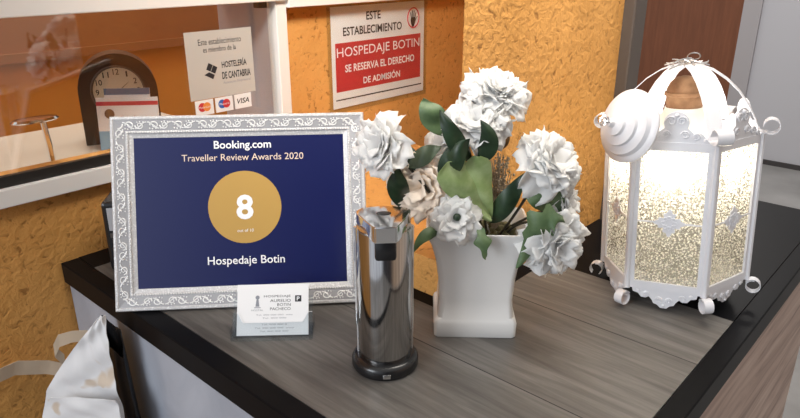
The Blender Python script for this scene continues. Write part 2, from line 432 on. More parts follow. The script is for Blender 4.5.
# ------------------------------------------------------------------ framed award
FL = rad(20.6)
qf = Quaternion((0,0,1), rad(-43.23)) @ Quaternion((1,0,0), -FL)
FW, FH, FB = 34.0, 26.2, 2.9
fr = thing('award_frame', 'ornate white picture frame holding a navy certificate with a gold disc', 'picture frame', (33.16, 81.28, .05), qf)
def frame_ring(mb, prof):
    """prof: (inset, depth towards viewer) swept round the rectangle with mitred corners"""
    rows = []
    for a, d in prof:
        rows.append([mb.bm.verts.new(p) for p in ((a, -d, a), (FW-a, -d, a), (FW-a, -d, FH-a), (a, -d, FH-a))])
    for r1, r2 in zip(rows, rows[1:]+rows[:1]):
        for k in range(4): mb.bm.faces.new((r1[k], r1[(k+1)%4], r2[(k+1)%4], r2[k]))
frm = MB(); frame_ring(frm, [(0,-.02),(0,.55),(.12,.75),(.4,.75),(.5,.62),(1.95,.35),(2.05,.42),(2.25,.42),(2.35,.25),(2.9,.05),(2.9,-.02)])
frm.build('moulding', 'frame', fr)
gr = MB(); 
for s_ in (0,):
    frame_ring(gr, [(.52,.60),(.52,.645),(1.93,.375),(1.93,.33)])
gr.build('relief_ground', 'frame_ground', fr)
# carved scrolls
sc = MB()
def carve(u, v):  # u inset across the moulding .55..1.9 -> depth
    return .64-(u-.52)/1.41*.27
def side_pt(side, s, a):
    d = carve(a, 0)+.02
    return {0: (s, -d, a), 1: (FW-a, -d, s), 2: (FW-s, -d, FH-a), 3: (a, -d, FH-s)}[side]
for side in range(4):
    Ls = FW if side % 2 == 0 else FH
    n = int((Ls-3.2)/1.55); st = (Ls-3.2)/n
    for i in range(n):
        s0 = 1.6+(i+.5)*st; sg = 1 if i % 2 else -1
        pts = []
        for k in range(15):
            t = k/14; ang = t*PI*2.3; r = .52*(1-t*.72)
            pts.append(side_pt(side, s0+sg*.18+math.cos(ang)*r*1.15, 1.23+sg*math.sin(ang)*r))
        sc.tube(pts, [.11-.05*k/14 for k in range(15)], 5)
        pts = [side_pt(side, s0+(-.75+1.5*k/8), 1.23-sg*.42*math.cos(PI*k/8)) for k in range(9)]
        sc.tube(pts, .09, 5)
        for q in (-.35, .1, .45):
            sc.sphere(Vector(side_pt(side, s0+q, 1.23-sg*(.5-.2*abs(q)))), .11, 6)
for cx, cz in ((0,0),(1,0),(1,1),(0,1)):
    for k in range(7):
        ang = rad(k*15)
        a, b = 1.1+.55*math.cos(ang), 1.1+.55*math.sin(ang)
        sc.sphere(Vector(((FW-a) if cx else a, -.5, (FH-b) if cz else b)), .14, 6)
sc.build('scroll_relief', 'frame_relief', fr, smooth=True)
bd = MB()
for side in range(4):
    Ls = FW if side % 2 == 0 else FH
    n = int((Ls-4.4)/.34)
    for i in range(n+1):
        p = list(side_pt(side, 2.2+(Ls-4.4)*i/n, 2.15)); p[1] = -.44
        bd.sphere(Vector(p), .13, 6)
bd.build('bead_edge', 'frame_relief', fr, smooth=True)
bk = MB().box(FB-.2, FW-FB+.2, -.04, .12, FB-.2, FH-FB+.2); pr = bk.build('certificate', 'navy', fr)
pr['label'] = 'navy certificate print behind the moulding'
MB().box(.6, FW-.6, .15, .5, .6, FH-.6).build('backing_board', 'black_plastic', fr)
MB().plate([(-2.5,0),(2.5,0),(1.2,15),(-1.2,15)], .3, lambda u, v, w: (FW/2+u, 1.2+(15-v)*.30+w, v*.98+1.0 if v else 2.35)).build('easel_back', 'black_plastic', fr)
g = MB(); disc(g, 17.44, 13.6, 4.95, -.07, .02); g.build('gold_disc', 'gold', pr)
text('lettering', 'Booking.com', 'white_ink', pr, (17.38, -.09, 22.0), 7.7, bold=.016)
text('lettering', 'Traveller Review Awards 2020', 'pale_ink', pr, (17.38, -.09, 20.45), 16.4)
text('numeral', '8', 'white_ink', pr, (17.44, -.11, 13.6), 2.3, 3.4, bold=.028)
text('lettering', 'out of 10', 'white_ink', pr, (17.44, -.11, 10.4), 2.2)
text('lettering', 'Hospedaje Botin', 'white_ink', pr, (17.44, -.09, 6.2), 10.4, bold=.008)

# ------------------------------------------------------------------ business card stand and its cards
qc = rz(-45.66)
hold = thing('card_holder', 'clear acrylic card holder standing in front of the framed certificate', 'card holder', (39.3, 63.3, 0), qc)
le = rad(32); cs, sn = math.cos(le), math.sin(le)
def lean(u, v, w): return (u, w*cs+v*sn+.9, v*cs-w*sn+.25)
h1 = MB().plate([(-.35,-.1),(9.7,-.1),(9.7,5.0),(-.35,5.0)], .15, lambda u, v, w: lean(u, v, w+.65))
h1.box(-.35, 9.7, 0, 4.2, 0, .15)
h1.build('back_plate', 'acrylic', hold)
lip = [(-.35,-.1),(9.7,-.1),(9.7,2.9)] + [(9.3-.9*t, 2.9-1.25*(3*t*t-2*t**3)) for t in [i/8 for i in range(9)]] + [(1.1-.9*t, 1.65+1.25*(3*t*t-2*t**3)) for t in [i/8 for i in range(9)]] + [(-.35,2.9)]
MB().plate(lip, .12, lambda u, v, w: lean(u, v, w-.12)).build('front_lip', 'acrylic', hold)
MB().tube([lean(u, v-.02, -.14) for u, v in lip[2:-1]], .035, 5).build('lip_edge', 'white_ink', hold)
for x in (-.45, 9.7): MB().box(x, x+.1, .3, 4.2, 0, 1.2).build('end_plate', 'acrylic', hold)
mtl = Matrix(((1,0,0),(0,cs,sn),(0,-sn,cs)))   # local plane of the leaning cards
qcard = qc @ Quaternion((1,0,0), -le)
for k in range(2):
    p0 = hold.location + qc @ (Vector(lean(.2+.02*k, .02, .06+.13*k))*.01)
    bc = bpy.data.objects.new('business_card', None); C.objects.link(bc)
    bc.location = p0; bc.rotation_mode = 'QUATERNION'; bc.rotation_quaternion = qcard
    bc['group'] = 'business cards in the acrylic holder'
    if k == 0: tag(bc, 'front white business card with guesthouse lettering in the acrylic holder', 'business card', bc['group'])
    else: tag(bc, 'plain white business card stacked behind the lettered one in the acrylic holder', 'business card', bc['group'])
    c_ = MB().box(0, 9.0, 0, .07, 0, 6.4 - .05*k).build('card_stock', 'paper', bc)
    if k == 0:
        for i, s_ in enumerate(('HOSPEDAJE', 'AURELIO', 'BOTIN', 'PACHECO')):
            wd_ = (3.4, 2.6, 1.7, 2.6)[i]
            text('lettering', s_, 'black_ink', c_, (6.75-wd_/2, -.012, 4.85-.52*i), wd_, .36)
        q = MB(); rect(q, 7.3, 8.1, 4.15, 4.95, -.012, .01); q.build('blue_square_mark', 'black_ink', c_)
        text('lettering', 'P', 'white_ink', c_, (7.7, -.02, 4.55), .36, .5, bold=.02)
        q = MB(); disc(q, 2.55, 4.75, .26, -.012, .01, 16); q.plate([(2.3,3.6),(2.8,3.6),(2.68,4.5),(2.42,4.5)], .01, lambda u, v, w: (u, -.012+w, v)); rect(q, 2.15, 2.95, 3.42, 3.52, -.012, .01)
        q.build('emblem', 'grey_ink', c_)
        text('lettering', 'HOSTAL', 'grey_ink', c_, (2.55, -.012, 3.15), 1.5, .22)
        for i, (wd_, z) in enumerate(((4.6, 2.55), (3.0, 2.15), (3.2, 1.35), (4.9, .92), (3.6, .5))):
            text('small_print', 'Tel. 000 000 000  email'[:int(wd_*4.6)], 'grey_ink', c_, (4.7, -.012, z), wd_, .17)

# ------------------------------------------------------------------ soap dispenser
dp = thing('soap_dispenser', 'brushed steel automatic soap dispenser with black base ring and chrome spout', 'soap dispenser', (48.7, 46.2, 0), rz(-48+4))
MB().lathe([(3.75,0),(3.9,.3),(3.9,1.0),(3.7,1.4),(3.3,1.6),(3.0,1.6)], 56).build('base_ring', 'black_plastic', dp, smooth=True)
MB().lathe([(3.05,1.3),(3.12,1.5),(3.12,17.3),(3.02,17.55),(2.7,17.6)], 64).build('body', 'steel', dp, smooth=True)
for sx in (-1, 1):
    MB().tube([(sx*3.12, .15, 1.7), (sx*3.14, .15, 17.4)], .17, 8).build('side_rib', 'chrome', dp, smooth=True)
hd = MB()
out = [(-3.0,1.2),(-2.4,2.0),(0,2.5),(2.4,2.0),(3.0,1.2),(2.9,.2),(1.35,-3.6),(1.1,-3.9),(-1.1,-3.9),(-1.35,-3.6),(-2.9,.2)]
hd.plate(out, 1.35, lambda u, v, w: (u, v, 17.55 + 1.35 - w*(1.0 if v > -2 else 1.35)))
bmesh.ops.bevel(hd.bm, geom=[e for e in hd.bm.edges], offset=.1, segments=2, affect='EDGES')
hd.build('spout_head', 'chrome', dp, smooth=True)
MB().lathe([(.62,0),(.62,.06),(.45,.08)], 24, Matrix.Translation((0, .1, 18.88)) @ Matrix.Diagonal((1.3,.9,1,1))).build('sensor_button', 'black_plastic', dp, smooth=True)
nz = MB().box(-1.15, 1.15, -3.75, -2.4, 14.9, 17.2, .35); nz.box(-1.1, 1.1, -2.6, -2.3, 14.9, 17.2)
nz.build('nozzle', 'black_plastic', dp, smooth=True)
MB().box(-.45, .45, -3.95, -3.6, .35, .9, .1).build('release_tab', 'chrome', dp)

# ------------------------------------------------------------------ vase
vr = rz(-50.0)
hv = Vector((math.cos(rad(40)), math.sin(rad(40)), 0))
VC = Vector((60.15, 41.5, 0)) + hv*4.0
vs_ = thing('flower_vase', 'white square flared ceramic vase full of artificial flowers', 'vase', VC, vr)
def rrect(hx, hy, r, n=5):
    p = []
    for cx, cy, a0 in ((hx-r, hy-r, 0), (-hx+r, hy-r, 90), (-hx+r, -hy+r, 180), (hx-r, -hy+r, 270)):
        for k in range(n+1):
            a = rad(a0+90*k/n); p.append((cx+r*math.cos(a), cy+r*math.sin(a)))
    return p
vp = [(0,5.0,3.9,.5),(.15,5.15,4.0,.6),(1.9,5.2,4.0,.6),(2.35,5.05,3.9,.6),(2.6,4.75,3.7,.7),(5,4.55,3.55,.8),(8,4.75,3.7,.8),(10.5,5.1,3.9,.8),(12.6,5.65,4.3,.7),(14.0,6.25,4.75,.6),(14.3,6.3,4.8,.6),(14.35,6.05,4.6,.5),(13.8,5.75,4.3,.5),(11.5,4.7,3.6,.6),(9,4.3,3.3,.6)]
v = MB(); rings = [[v.bm.verts.new((x, y, z)) for x, y in rrect(hx, hy, r)] for z, hx, hy, r in vp]
for a, b in zip(rings, rings[1:]):
    for i in range(len(a)): v.bm.faces.new((a[i], a[(i+1)%len(a)], b[(i+1)%len(a)], b[i]))
v.bm.faces.new(rings[0][::-1]); v.bm.faces.new(rings[-1])
v.build('vase_body', 'ceramic', vs_, smooth=True)
ms = MB()
for i in range(170):
    x, y = random.uniform(-4.7, 4.7), random.uniform(-3.5, 3.5)
    ms.sphere(Vector((x, y, 12.3+random.uniform(-.4, 1.2)*(1-abs(y)/6))), random.uniform(.25, .6), 5)
o = ms.build('moss_filling', 'moss', vs_); o['kind'] = 'stuff'

# ------------------------------------------------------------------ flowers
def leaf_mesh(pts, width, bend=.25, lobes=0, seed=0, blunt=False):
    """curved leaf through three points (cm), facing the front of the counter, with raised midrib and thickness"""
    P0, P1, P2 = [Vector(p) for p in pts]; rnd = random.Random(seed)
    view = Vector((-.72, -.62, .35)).normalized()
    def cen(t): return P0*(1-t)**2 + (P1*2-(P0+P2)*.5)*2*t*(1-t) + P2*t*t
    def fn(u, vv):
        c = cen(u); t = (cen(min(1, u+.02))-cen(max(0, u-.02))).normalized()
        s = t.cross(view).normalized(); n = s.cross(t).normalized(); k = vv*2-1
        w = width/2*(math.sin(PI*min(1, max(0, u))**.8)**.75 if 0 < u < 1 else .02)
        if blunt: w = width/2*(.12+.88*min(1, u*1.5)**.8)*(1-max(0, (u-.86)/.14)**2.2*.75)
        if lobes: w *= 1+.35*math.cos(u*PI*2*lobes)
        return c + s*k*w + n*(-abs(k)**1.5*w*bend + .08*width*math.sin(u*9+k*2+seed))
    return MB().grid(fn, 16, 8, .05)
def bloom_mesh(c, axis, R, n=26, openness=1.0, seed=1, squash=1.0, ruffle=.10):
    """double bloom: layered cupped petals with finely frilled rims round an axis"""
    rnd = random.Random(seed); c = Vector(c); ax = Vector(axis).normalized()
    q = ax.to_track_quat('Z', 'Y'); mb = MB(); ga = 2.39996
    for i in range(n):
        f = (i+.5)/n; th = i*ga + rnd.uniform(-.2, .2)
        tilt = (.12 + 1.30*f**.8)*openness + rnd.uniform(-.12, .12)   # angle from axis
        Lp = R*(.70+.40*f)*rnd.uniform(.88, 1.1); Wp = R*(.85+.55*f)*rnd.uniform(.85, 1.15)
        ph = rnd.uniform(0, 6.28); fq = rnd.choice((2, 3, 3, 4)); curl = rnd.uniform(.1, .45)
        def fn(u, vv, tilt=tilt, Lp=Lp, Wp=Wp, th=th, ph=ph, fq=fq, curl=curl, f=f):
            k = vv*2-1
            w = Wp*.5*(.2+.9*math.sin(PI*.5*min(1, u*1.15))**.9)
            ue = u*(1 - .16*abs(k)**3 + .045*math.sin(9*k+ph)*u + .03*math.sin(17*k+2*ph)*u)
            a = tilt + curl*ue*ue - .35*(1-ue)
            rr = Lp*ue*math.sin(a) + R*.06*f; zz = Lp*ue*math.cos(a)*squash - R*.25
            cup = .34*w*k*k*(1-.35*ue)
            ed = ruffle*R*u*u*math.sin(fq*k*2.0+ph)*(.5+.5*abs(k)) + .02*R*u**3*math.sin(9*k+ph*2)
            x = rr - cup*math.cos(a) + ed*.6; z = zz + cup*math.sin(a) + ed*.8; y = w*k*(1-.12*abs(k))
            return c + q @ Vector((x*math.cos(th)-y*math.sin(th), x*math.sin(th)+y*math.cos(th), z))
        mb.grid(fn, 8, 14, .03)
    return mb
ROOT = Vector((63.0, 43.6, 12.6))
def flower(label, c, axis, R, root, leaves=(), m='petal', n=26, op=1.0, seed=1, sq=1.0, center=None, mid=None, ruffle=.10):
    c = Vector(c); root = Vector(root)
    t = thing('artificial_flower', label, 'flower', root, None, 'artificial flowers in the white vase')
    b_ = bloom_mesh(c, axis, R, n, op, seed, sq, ruffle).build('bloom', m, t, root, smooth=True)
    b_.data.set_sharp_from_angle(angle=rad(170))
    md = Vector(mid) if mid else (root+c)/2 + Vector((0, 0, 1.0))
    base = c - Vector(axis).normalized()*R*.25
    pts = [root*(1-s)**2 + md*2*s*(1-s) + base*s*s for s in [i/12 for i in range(13)]]
    MB().tube(pts, .17, 6).build('stem', 'stem', t, root, smooth=True)
    for i, (pp, w, mm, lb) in enumerate(leaves):
        o = leaf_mesh(pp, w, lobes=lb, seed=seed*7+i).build('leaf', mm, t, root, smooth=True)
    if center:
        MB().sphere(c + Vector(axis).normalized()*R*.22, R*.16, 8).build('flower_center', center, t, root, smooth=True)
    return t
V = Vector((-.743, -.669, .35))       # towards the front of the counter
Lf, Rt, Up = Vector((-.669, .743, 0)), Vector((.669, -.743, 0)), Vector((0, 0, 1))
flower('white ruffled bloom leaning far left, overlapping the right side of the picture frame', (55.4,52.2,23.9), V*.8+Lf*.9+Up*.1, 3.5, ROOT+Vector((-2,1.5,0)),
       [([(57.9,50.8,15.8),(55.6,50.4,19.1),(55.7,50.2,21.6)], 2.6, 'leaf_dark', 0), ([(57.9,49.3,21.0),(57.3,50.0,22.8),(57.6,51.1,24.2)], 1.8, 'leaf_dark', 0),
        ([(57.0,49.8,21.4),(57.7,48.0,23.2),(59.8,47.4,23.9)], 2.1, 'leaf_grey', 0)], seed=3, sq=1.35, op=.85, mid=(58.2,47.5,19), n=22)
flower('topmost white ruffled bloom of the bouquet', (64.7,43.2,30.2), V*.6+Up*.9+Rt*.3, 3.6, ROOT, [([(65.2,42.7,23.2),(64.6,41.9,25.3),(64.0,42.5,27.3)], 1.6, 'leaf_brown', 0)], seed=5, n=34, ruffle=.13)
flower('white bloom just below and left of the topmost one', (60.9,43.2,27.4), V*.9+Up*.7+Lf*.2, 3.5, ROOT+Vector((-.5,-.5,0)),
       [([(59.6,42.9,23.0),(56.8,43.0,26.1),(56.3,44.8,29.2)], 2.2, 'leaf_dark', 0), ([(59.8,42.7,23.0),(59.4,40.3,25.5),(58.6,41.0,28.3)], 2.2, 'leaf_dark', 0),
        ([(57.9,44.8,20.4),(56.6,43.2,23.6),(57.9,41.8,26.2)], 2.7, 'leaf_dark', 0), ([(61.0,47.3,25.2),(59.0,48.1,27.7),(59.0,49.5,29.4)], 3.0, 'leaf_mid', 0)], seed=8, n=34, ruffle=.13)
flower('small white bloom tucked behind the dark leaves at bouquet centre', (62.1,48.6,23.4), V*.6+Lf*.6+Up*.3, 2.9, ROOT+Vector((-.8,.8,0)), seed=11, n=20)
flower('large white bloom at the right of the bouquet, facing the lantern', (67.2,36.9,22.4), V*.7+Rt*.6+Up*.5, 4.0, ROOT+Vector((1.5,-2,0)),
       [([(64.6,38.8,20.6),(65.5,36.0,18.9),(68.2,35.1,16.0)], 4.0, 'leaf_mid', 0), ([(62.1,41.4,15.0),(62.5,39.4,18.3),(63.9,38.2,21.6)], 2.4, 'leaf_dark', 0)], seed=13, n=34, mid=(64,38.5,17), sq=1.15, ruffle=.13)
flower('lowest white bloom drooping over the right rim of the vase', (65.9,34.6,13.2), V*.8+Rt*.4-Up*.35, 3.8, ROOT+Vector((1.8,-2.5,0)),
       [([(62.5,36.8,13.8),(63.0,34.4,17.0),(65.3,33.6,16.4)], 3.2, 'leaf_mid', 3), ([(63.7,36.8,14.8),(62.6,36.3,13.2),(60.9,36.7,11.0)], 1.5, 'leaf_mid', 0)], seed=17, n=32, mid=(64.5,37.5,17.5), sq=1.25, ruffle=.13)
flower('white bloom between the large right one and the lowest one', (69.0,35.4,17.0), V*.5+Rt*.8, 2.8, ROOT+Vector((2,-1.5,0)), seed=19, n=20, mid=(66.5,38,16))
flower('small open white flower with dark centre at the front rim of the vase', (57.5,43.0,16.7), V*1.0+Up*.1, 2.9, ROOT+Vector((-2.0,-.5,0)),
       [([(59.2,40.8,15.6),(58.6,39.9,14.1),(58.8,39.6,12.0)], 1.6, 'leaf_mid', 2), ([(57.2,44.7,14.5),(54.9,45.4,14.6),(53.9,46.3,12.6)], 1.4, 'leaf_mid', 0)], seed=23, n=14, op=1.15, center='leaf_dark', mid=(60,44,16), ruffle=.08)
flower('shade-tinted cream bloom hanging behind the small open flower', (60.0,49.8,18.6), V*.8+Lf*.3-Up*.2, 4.3, ROOT+Vector((-1.5,1.5,0)), m='petal_tan', seed=29, n=16, op=.6, sq=1.4, mid=(60.5,47.5,19))
# large upright leaf on a stalk of its own
lt = thing('leaf_spray', 'large light green leaf standing upright at the bouquet centre', 'leaf', ROOT, None)
leaf_mesh([(61.4,40.9,15.8),(58.6,42.6,19.6),(56.3,43.5,23.4)], 3.9, .22, seed=2, blunt=True).build('leaf_blade', 'leaf_light', lt, ROOT, smooth=True)
leaf_mesh([(61.8,41.1,15.8),(60.4,41.5,19.7),(59.1,41.6,24.0)], 2.9, .22, seed=4, blunt=True).build('leaf_blade', 'leaf_light', lt, ROOT, smooth=True)
MB().tube([ROOT, ROOT*.4+Vector((62.3,41.3,14.5))*.6, (61.6,41.8,15.6)], .15, 6).build('stem', 'stem', lt, ROOT, smooth=True)
gs = MB(); rnd = random.Random(3)
for i in range(60):
    b = Vector((65.2,42.7,13.2)); ang = rnd.uniform(0, 6.28); r = rnd.uniform(0, 1.7); hgt = rnd.uniform(5, 9.6)
    e = b + Vector((r*math.cos(ang), r*math.sin(ang), hgt))
    gs.tube([b+Vector((r*.3*math.cos(ang), r*.3*math.sin(ang), 0)), (b+e)/2+Vector((.2, -.1, .3)), e], .05, 4)
    for k in range(7):
        s = b.lerp(e, rnd.uniform(.45, 1)); gs.sphere(s+Vector((rnd.uniform(-.35,.35), rnd.uniform(-.35,.35), 0)), rnd.uniform(.10, .2), 5)
tag(gs.build('dried_grass', 'straw', None, (65.2,42.7,13.2), world=True), 'beige bunch of dried grass among the flowers in the vase', 'dried grass')

# ------------------------------------------------------------------ lantern
LC = Vector((90.4, 28.6, 0)); R0 = 9.72; ZB, ZT, ZA = 2.8, 23.0, 31.8
tilt = Vector((.0135, .08, 1)).normalized()
ql = Vector((0,0,1)).rotation_difference(tilt)
ln = thing('lantern', 'white metal hexagonal lantern with hammered glass and an open domed top', 'lantern', LC, ql)
VA = [rad(104.8+60*k) for k in range(6)]
def drop(p):  # local height of the counter under a local point
    return -(p.x*tilt.x+p.y*tilt.y)/tilt.z
AP = R0*math.cos(PI/6)
MB().prism(6, R0-.5, ZB-.1, ZB+.35, VA[0]).build('floor_plate', 'white_metal', ln)
for k in range(6):
    c0 = Vector((R0*math.cos(VA[k]), R0*math.sin(VA[k]), 0)); c1 = Vector((R0*math.cos(VA[(k+1)%6]), R0*math.sin(VA[(k+1)%6]), 0))
    t = (c1-c0).normalized(); n = ((c0+c1)/2).normalized(); mid = (c0+c1)/2
    def P(u, v, w, mid=mid, t=t, n=n): return mid + t*u + Vector((0,0,v)) + n*w
    # rails and stiles of this side
    fm = MB(); half = R0/2
    for u0, u1, v0, v1 in ((-half, half, ZB, ZB+1.1), (-half, half, ZT-1.1, ZT), (-half, -half+.95, ZB+1.1, ZT-1.1), (half-.95, half, ZB+1.1, ZT-1.1)):
        fm.plate([(u0,v0),(u1,v0),(u1,v1),(u0,v1)], .3, lambda u, v, w, P=P: P(u, v, w-.3))
    fm.build('side_frame', 'white_metal', ln)
    gl = MB().plate([(-half+.9, ZB+1.0),(half-.9, ZB+1.0),(half-.9, ZT-1.0),(-half+.9, ZT-1.0)], .08, lambda u, v, w, P=P: P(u, v, w-.38))
    gl.build('glass_pane', 'hammered', ln)
    # crossbar with a filigree rosette
    om = MB(); zc = ZB+9.6
    om.plate([(-half+.9, zc-.1),(half-.9, zc-.1),(half-.9, zc+.1),(-half+.9, zc+.1)], .12, lambda u, v, w, P=P: P(u, v, w-.15))
    ros = []
    for i in range(64):
        a = 2*PI*i/64; r = 1.4+.34*math.cos(4*a)+.2*math.cos(12*a)
        ros.append((r*1.05*math.cos(a), zc+r*math.sin(a)))
    om.plate(ros, .14, lambda u, v, w, P=P: P(u, v, w-.1))
    for a in range(8):
        om.tube([P(.25*math.cos(q)+.7*math.cos(a*PI/4), zc+.25*math.sin(q)+.7*math.sin(a*PI/4), .08) for q in [2*PI*j/8 for j in range(8)]], .07, 5, True)
    om.build('rosette_bar', 'white_metal', ln, smooth=False)
    # crest above the top rail
    hs = [(4.1,0),(4.1,.45),(3.5,.65),(3.1,1.15),(2.6,1.35),(2.1,1.2),(1.75,1.5),(1.35,1.8),(1.5,2.4),(1.4,3.0),(1.0,3.5),(.5,3.8),(0,3.9)]
    ol = [(u, ZT+v) for u, v in hs] + [(-u, ZT+v) for u, v in hs[-2::-1]]
    cr = MB().plate(ol, .16, lambda u, v, w, P=P: P(u, v, w-.25))
    def swirl(mb, cu, cv, r, sg, turns=1.6, th=.13):
        mb.tube([P(cu+sg*r*(1-.75*j/16)*math.cos(turns*2*PI*j/16), cv+r*(1-.75*j/16)*math.sin(turns*2*PI*j/16), -.05) for j in range(17)], th, 5)
    for sg in (-1, 1):
        swirl(cr, sg*.62, ZT+2.7, .62, sg); swirl(cr, sg*2.4, ZT+.75, .5, sg); swirl(cr, sg*1.1, ZT+1.0, .5, -sg); swirl(cr, sg*3.5, ZT+.35, .25, sg)
    cr.sphere(P(0, ZT+3.4, -.05), .3, 8)
    cr.build('crest', 'white_metal', ln, smooth=True)
    # skirt below the bottom rail, its point standing on the counter
    zd = drop(mid)+.03; D = ZB-zd
    hs = [(4.1,0),(4.0,.22),(3.3,.30),(2.9,.50),(2.3,.52),(1.9,.42),(1.5,.60),(1.3,.78),(.8,.84),(.4,1.0),(0,1.0)]
    ol = [(u, ZB-v*D) for u, v in hs] + [(-u, ZB-v*D) for u, v in hs[-2::-1]]
    sk = MB().plate(ol[::-1], .16, lambda u, v, w, P=P: P(u, v, w-.25))
    for sg in (-1, 1):
        swirl(sk, sg*.6, ZB-D*.55, .45, sg); swirl(sk, sg*2.3, ZB-D*.3, .4, -sg); swirl(sk, sg*3.3, ZB-D*.16, .22, sg)
    sk.sphere(P(0, ZB-D*.86, -.05), .22, 8)
    sk.build('skirt', 'white_metal', ln, smooth=True)
    # corner post, dome strap with a scroll, foot scroll
    d = c0.normalized(); tg = Vector((-d.y, d.x, 0))
    MB().tube([c0*.985+Vector((0,0,ZB-.1)), c0*.985+Vector((0,0,ZT+.05))], .42, 8).build('corner_post', 'white_metal', ln, smooth=True)
    prof = [(.35,ZA),(1.6,ZA-.15),(3.2,ZA-.75),(4.9,ZA-1.9),(6.4,ZA-3.4),(7.7,ZA-5.2),(8.6,ZA-7.0),(9.15,ZA-8.4),(9.75,ZT+.15)]
    prof += [(10.55+.95*math.cos(a), ZT+1.0+.95*math.sin(a)) for a in [rad(235+22*j) for j in range(15)]]
    MB().ribbon([d*r+Vector((0,0,z)) for r, z in prof], tg*1.0, .09).build('dome_strap', 'white_metal', ln, smooth=True)
    fc = c0 + d*.75 + Vector((0,0,max(drop(c0+d*.75)+1.12, ZB-1.35)))
    MB().ribbon([fc + d*(math.cos(a)*rr) + Vector((0,0,math.sin(a)*rr)) for a, rr in [(rad(150-24*j), 1.02-.012*j) for j in range(19)]], tg*.6, .08).build('foot_scroll', 'white_metal', ln, smooth=True)
wr_ = MB()
for i in range(9):
    a = i*.7; r1 = random.uniform(1.3, 3.0)
    pts = []
    for j in range(13):
        s = j/12*2-1
        pts.append((s*r1*math.cos(a)+.35*math.sin(j*1.1+i), s*r1*math.sin(a)+.35*math.cos(j*1.3+i), ZA+.1+.45*math.sin(j*.8+i*2)*(.4+.3*abs(s))+.06*i-.5*abs(s)*r1*.35))
    wr_.tube(pts, .085, 5)
wr_.tube([(.6+.8*math.cos(a)*.7, -.6-.8*math.cos(a)*.8, ZA+.9+.45*math.sin(a)) for a in [2*PI*j/16 for j in range(16)]], .08, 5, True)
wr_.build('twisted_wire', 'wire', ln, smooth=True)
# domed cap swung down outside the front left corner
axw = (-Vector((.669, -.743, 0))*.86 + Vector((-.743, -.669, .30))*.42 + Vector((0,0,.12))).normalized()
axl = ql.inverted() @ axw
cl = ql.inverted() @ (Vector((80.2, 33.5, 24.9)) - LC)
mx = Matrix.Translation(cl) @ axl.to_track_quat('Z', 'Y').to_matrix().to_4x4()
cap = MB().lathe([(4.2,-.3),(4.6,-.25),(4.65,.05),(4.4,.3),(3.95,.45),(3.8,.75),(3.7,1.0),(3.2,1.15),(2.75,1.4),(2.65,1.8),(2.15,1.95),(1.6,2.15),(1.5,2.6),(1.0,2.75),(.6,2.9),(.5,3.4),(.45,3.5)], 48, mx).build('domed_cap', 'white_metal', ln, smooth=True)
kn = MB(); 
kn.tube([mx @ Vector((.75*math.cos(a), 0, 4.15+.75*math.sin(a))) for a in [2*PI*j/18 for j in range(18)]], .14, 6, True)
kn.tube([mx @ Vector((.1, .55*math.cos(a), 4.5+.55*math.sin(a))) for a in [2*PI*j/16 for j in range(16)]], .12, 6, True)
kn.tube([mx @ Vector((-.1, .2+.5*math.cos(a), 4.0+.5*math.sin(a))) for a in [2*PI*j/16 for j in range(16)]], .10, 6, True)
kn.build('hanging_ring', 'chrome', cap, smooth=True)
MB().tube([mx @ Vector((0, 0, -.2)), (cl+Vector((.2,0,.2))).lerp(Vector((R0*math.cos(VA[1]), R0*math.sin(VA[1]), ZT)), .7)], .25, 6).build('hinge', 'wire', cap)
# corked jar of light inside
jr = thing('light_jar', 'glowing frosted jar with a cork stopper inside the lantern', 'jar', LC + tilt*(ZB+.36), ql)
MB().lathe([(4.0,0),(4.5,.5),(4.6,1),(4.6,18.0),(4.4,19.6),(3.6,21.2),(2.7,22.2),(2.4,22.7),(2.4,23.0),(2.0,23.0)], 40).build('jar_body', 'jar', jr, smooth=True)
MB().lathe([(2.1,22.9),(2.25,23.0),(2.3,24.5),(2.55,24.6),(2.55,25.0),(2.3,25.1),(2.25,25.5),(1.9,26.2),(1.2,26.9),(.4,27.1)], 32).build('cork_stopper', 'cork', jr, smooth=True)
pl_ = bpy.data.lights.new('jar_lamp', 'POINT'); pl_.energy = .24; pl_.color = (1, .965, .90); pl_.shadow_soft_size = .015
for a in (194.8, 254.8, 134.8, 14.8, 74.8, 314.8):
    lo = bpy.data.objects.new('jar_lamp', pl_); C.objects.link(lo); lo.parent = jr
    lo.location = Vector((6.6*math.cos(rad(a)), 6.6*math.sin(rad(a)), 16.4))*.01

# ------------------------------------------------------------------ notice on the rear wall
sg = thing('wall_notice', 'white and red admission notice in a plastic sleeve on the orange wall', 'sign', (93.0, 102.55, 14.6))
sh = MB().box(0, 29.0, -.14, -.08, 0, 20.6).build('notice_sheet', 'paper', sg)
MB().box(-1.0, 30.0, -.22, -.20, -1.0, 20.9).box(-1.0, 30, -.05, -.03, -1.0, 20.9).build('plastic_sleeve', 'sleeve', sg)
q = MB(); rect(q, 1.0, 27.8, 3.4, 13.4, -.16); q.build('red_panel', 'red_ink', sh)
q = MB(); rect(q, .8, 28.2, 1.6, 1.85, -.16); q.build('rule_line', 'black_ink', sh)
text('lettering', 'ESTE', 'black_ink', sh, (12.3, -.17, 18.4), 4.4, 1.75, bold=.02)
text('lettering', 'ESTABLECIMIENTO', 'black_ink', sh, (12.3, -.17, 15.6), 18.0, 1.75, bold=.02)
text('lettering', 'HOSPEDAJE BOTIN', 'white_ink', sh, (14.4, -.18, 11.2), 26.0, 2.5)
text('lettering', 'SE RESERVA EL DERECHO', 'white_ink', sh, (14.6, -.18, 8.1), 22.0, 1.6, bold=.02)
text('lettering', 'DE ADMISIÓN', 'white_ink', sh, (14.8, -.18, 5.2), 11.8, 1.8, bold=.02)
q = MB(); q.tube([(25.2+1.95*math.cos(a), -.18, 17.0+2.15*math.sin(a)) for a in [2*PI*j/32 for j in range(32)]], .14, 5, True)
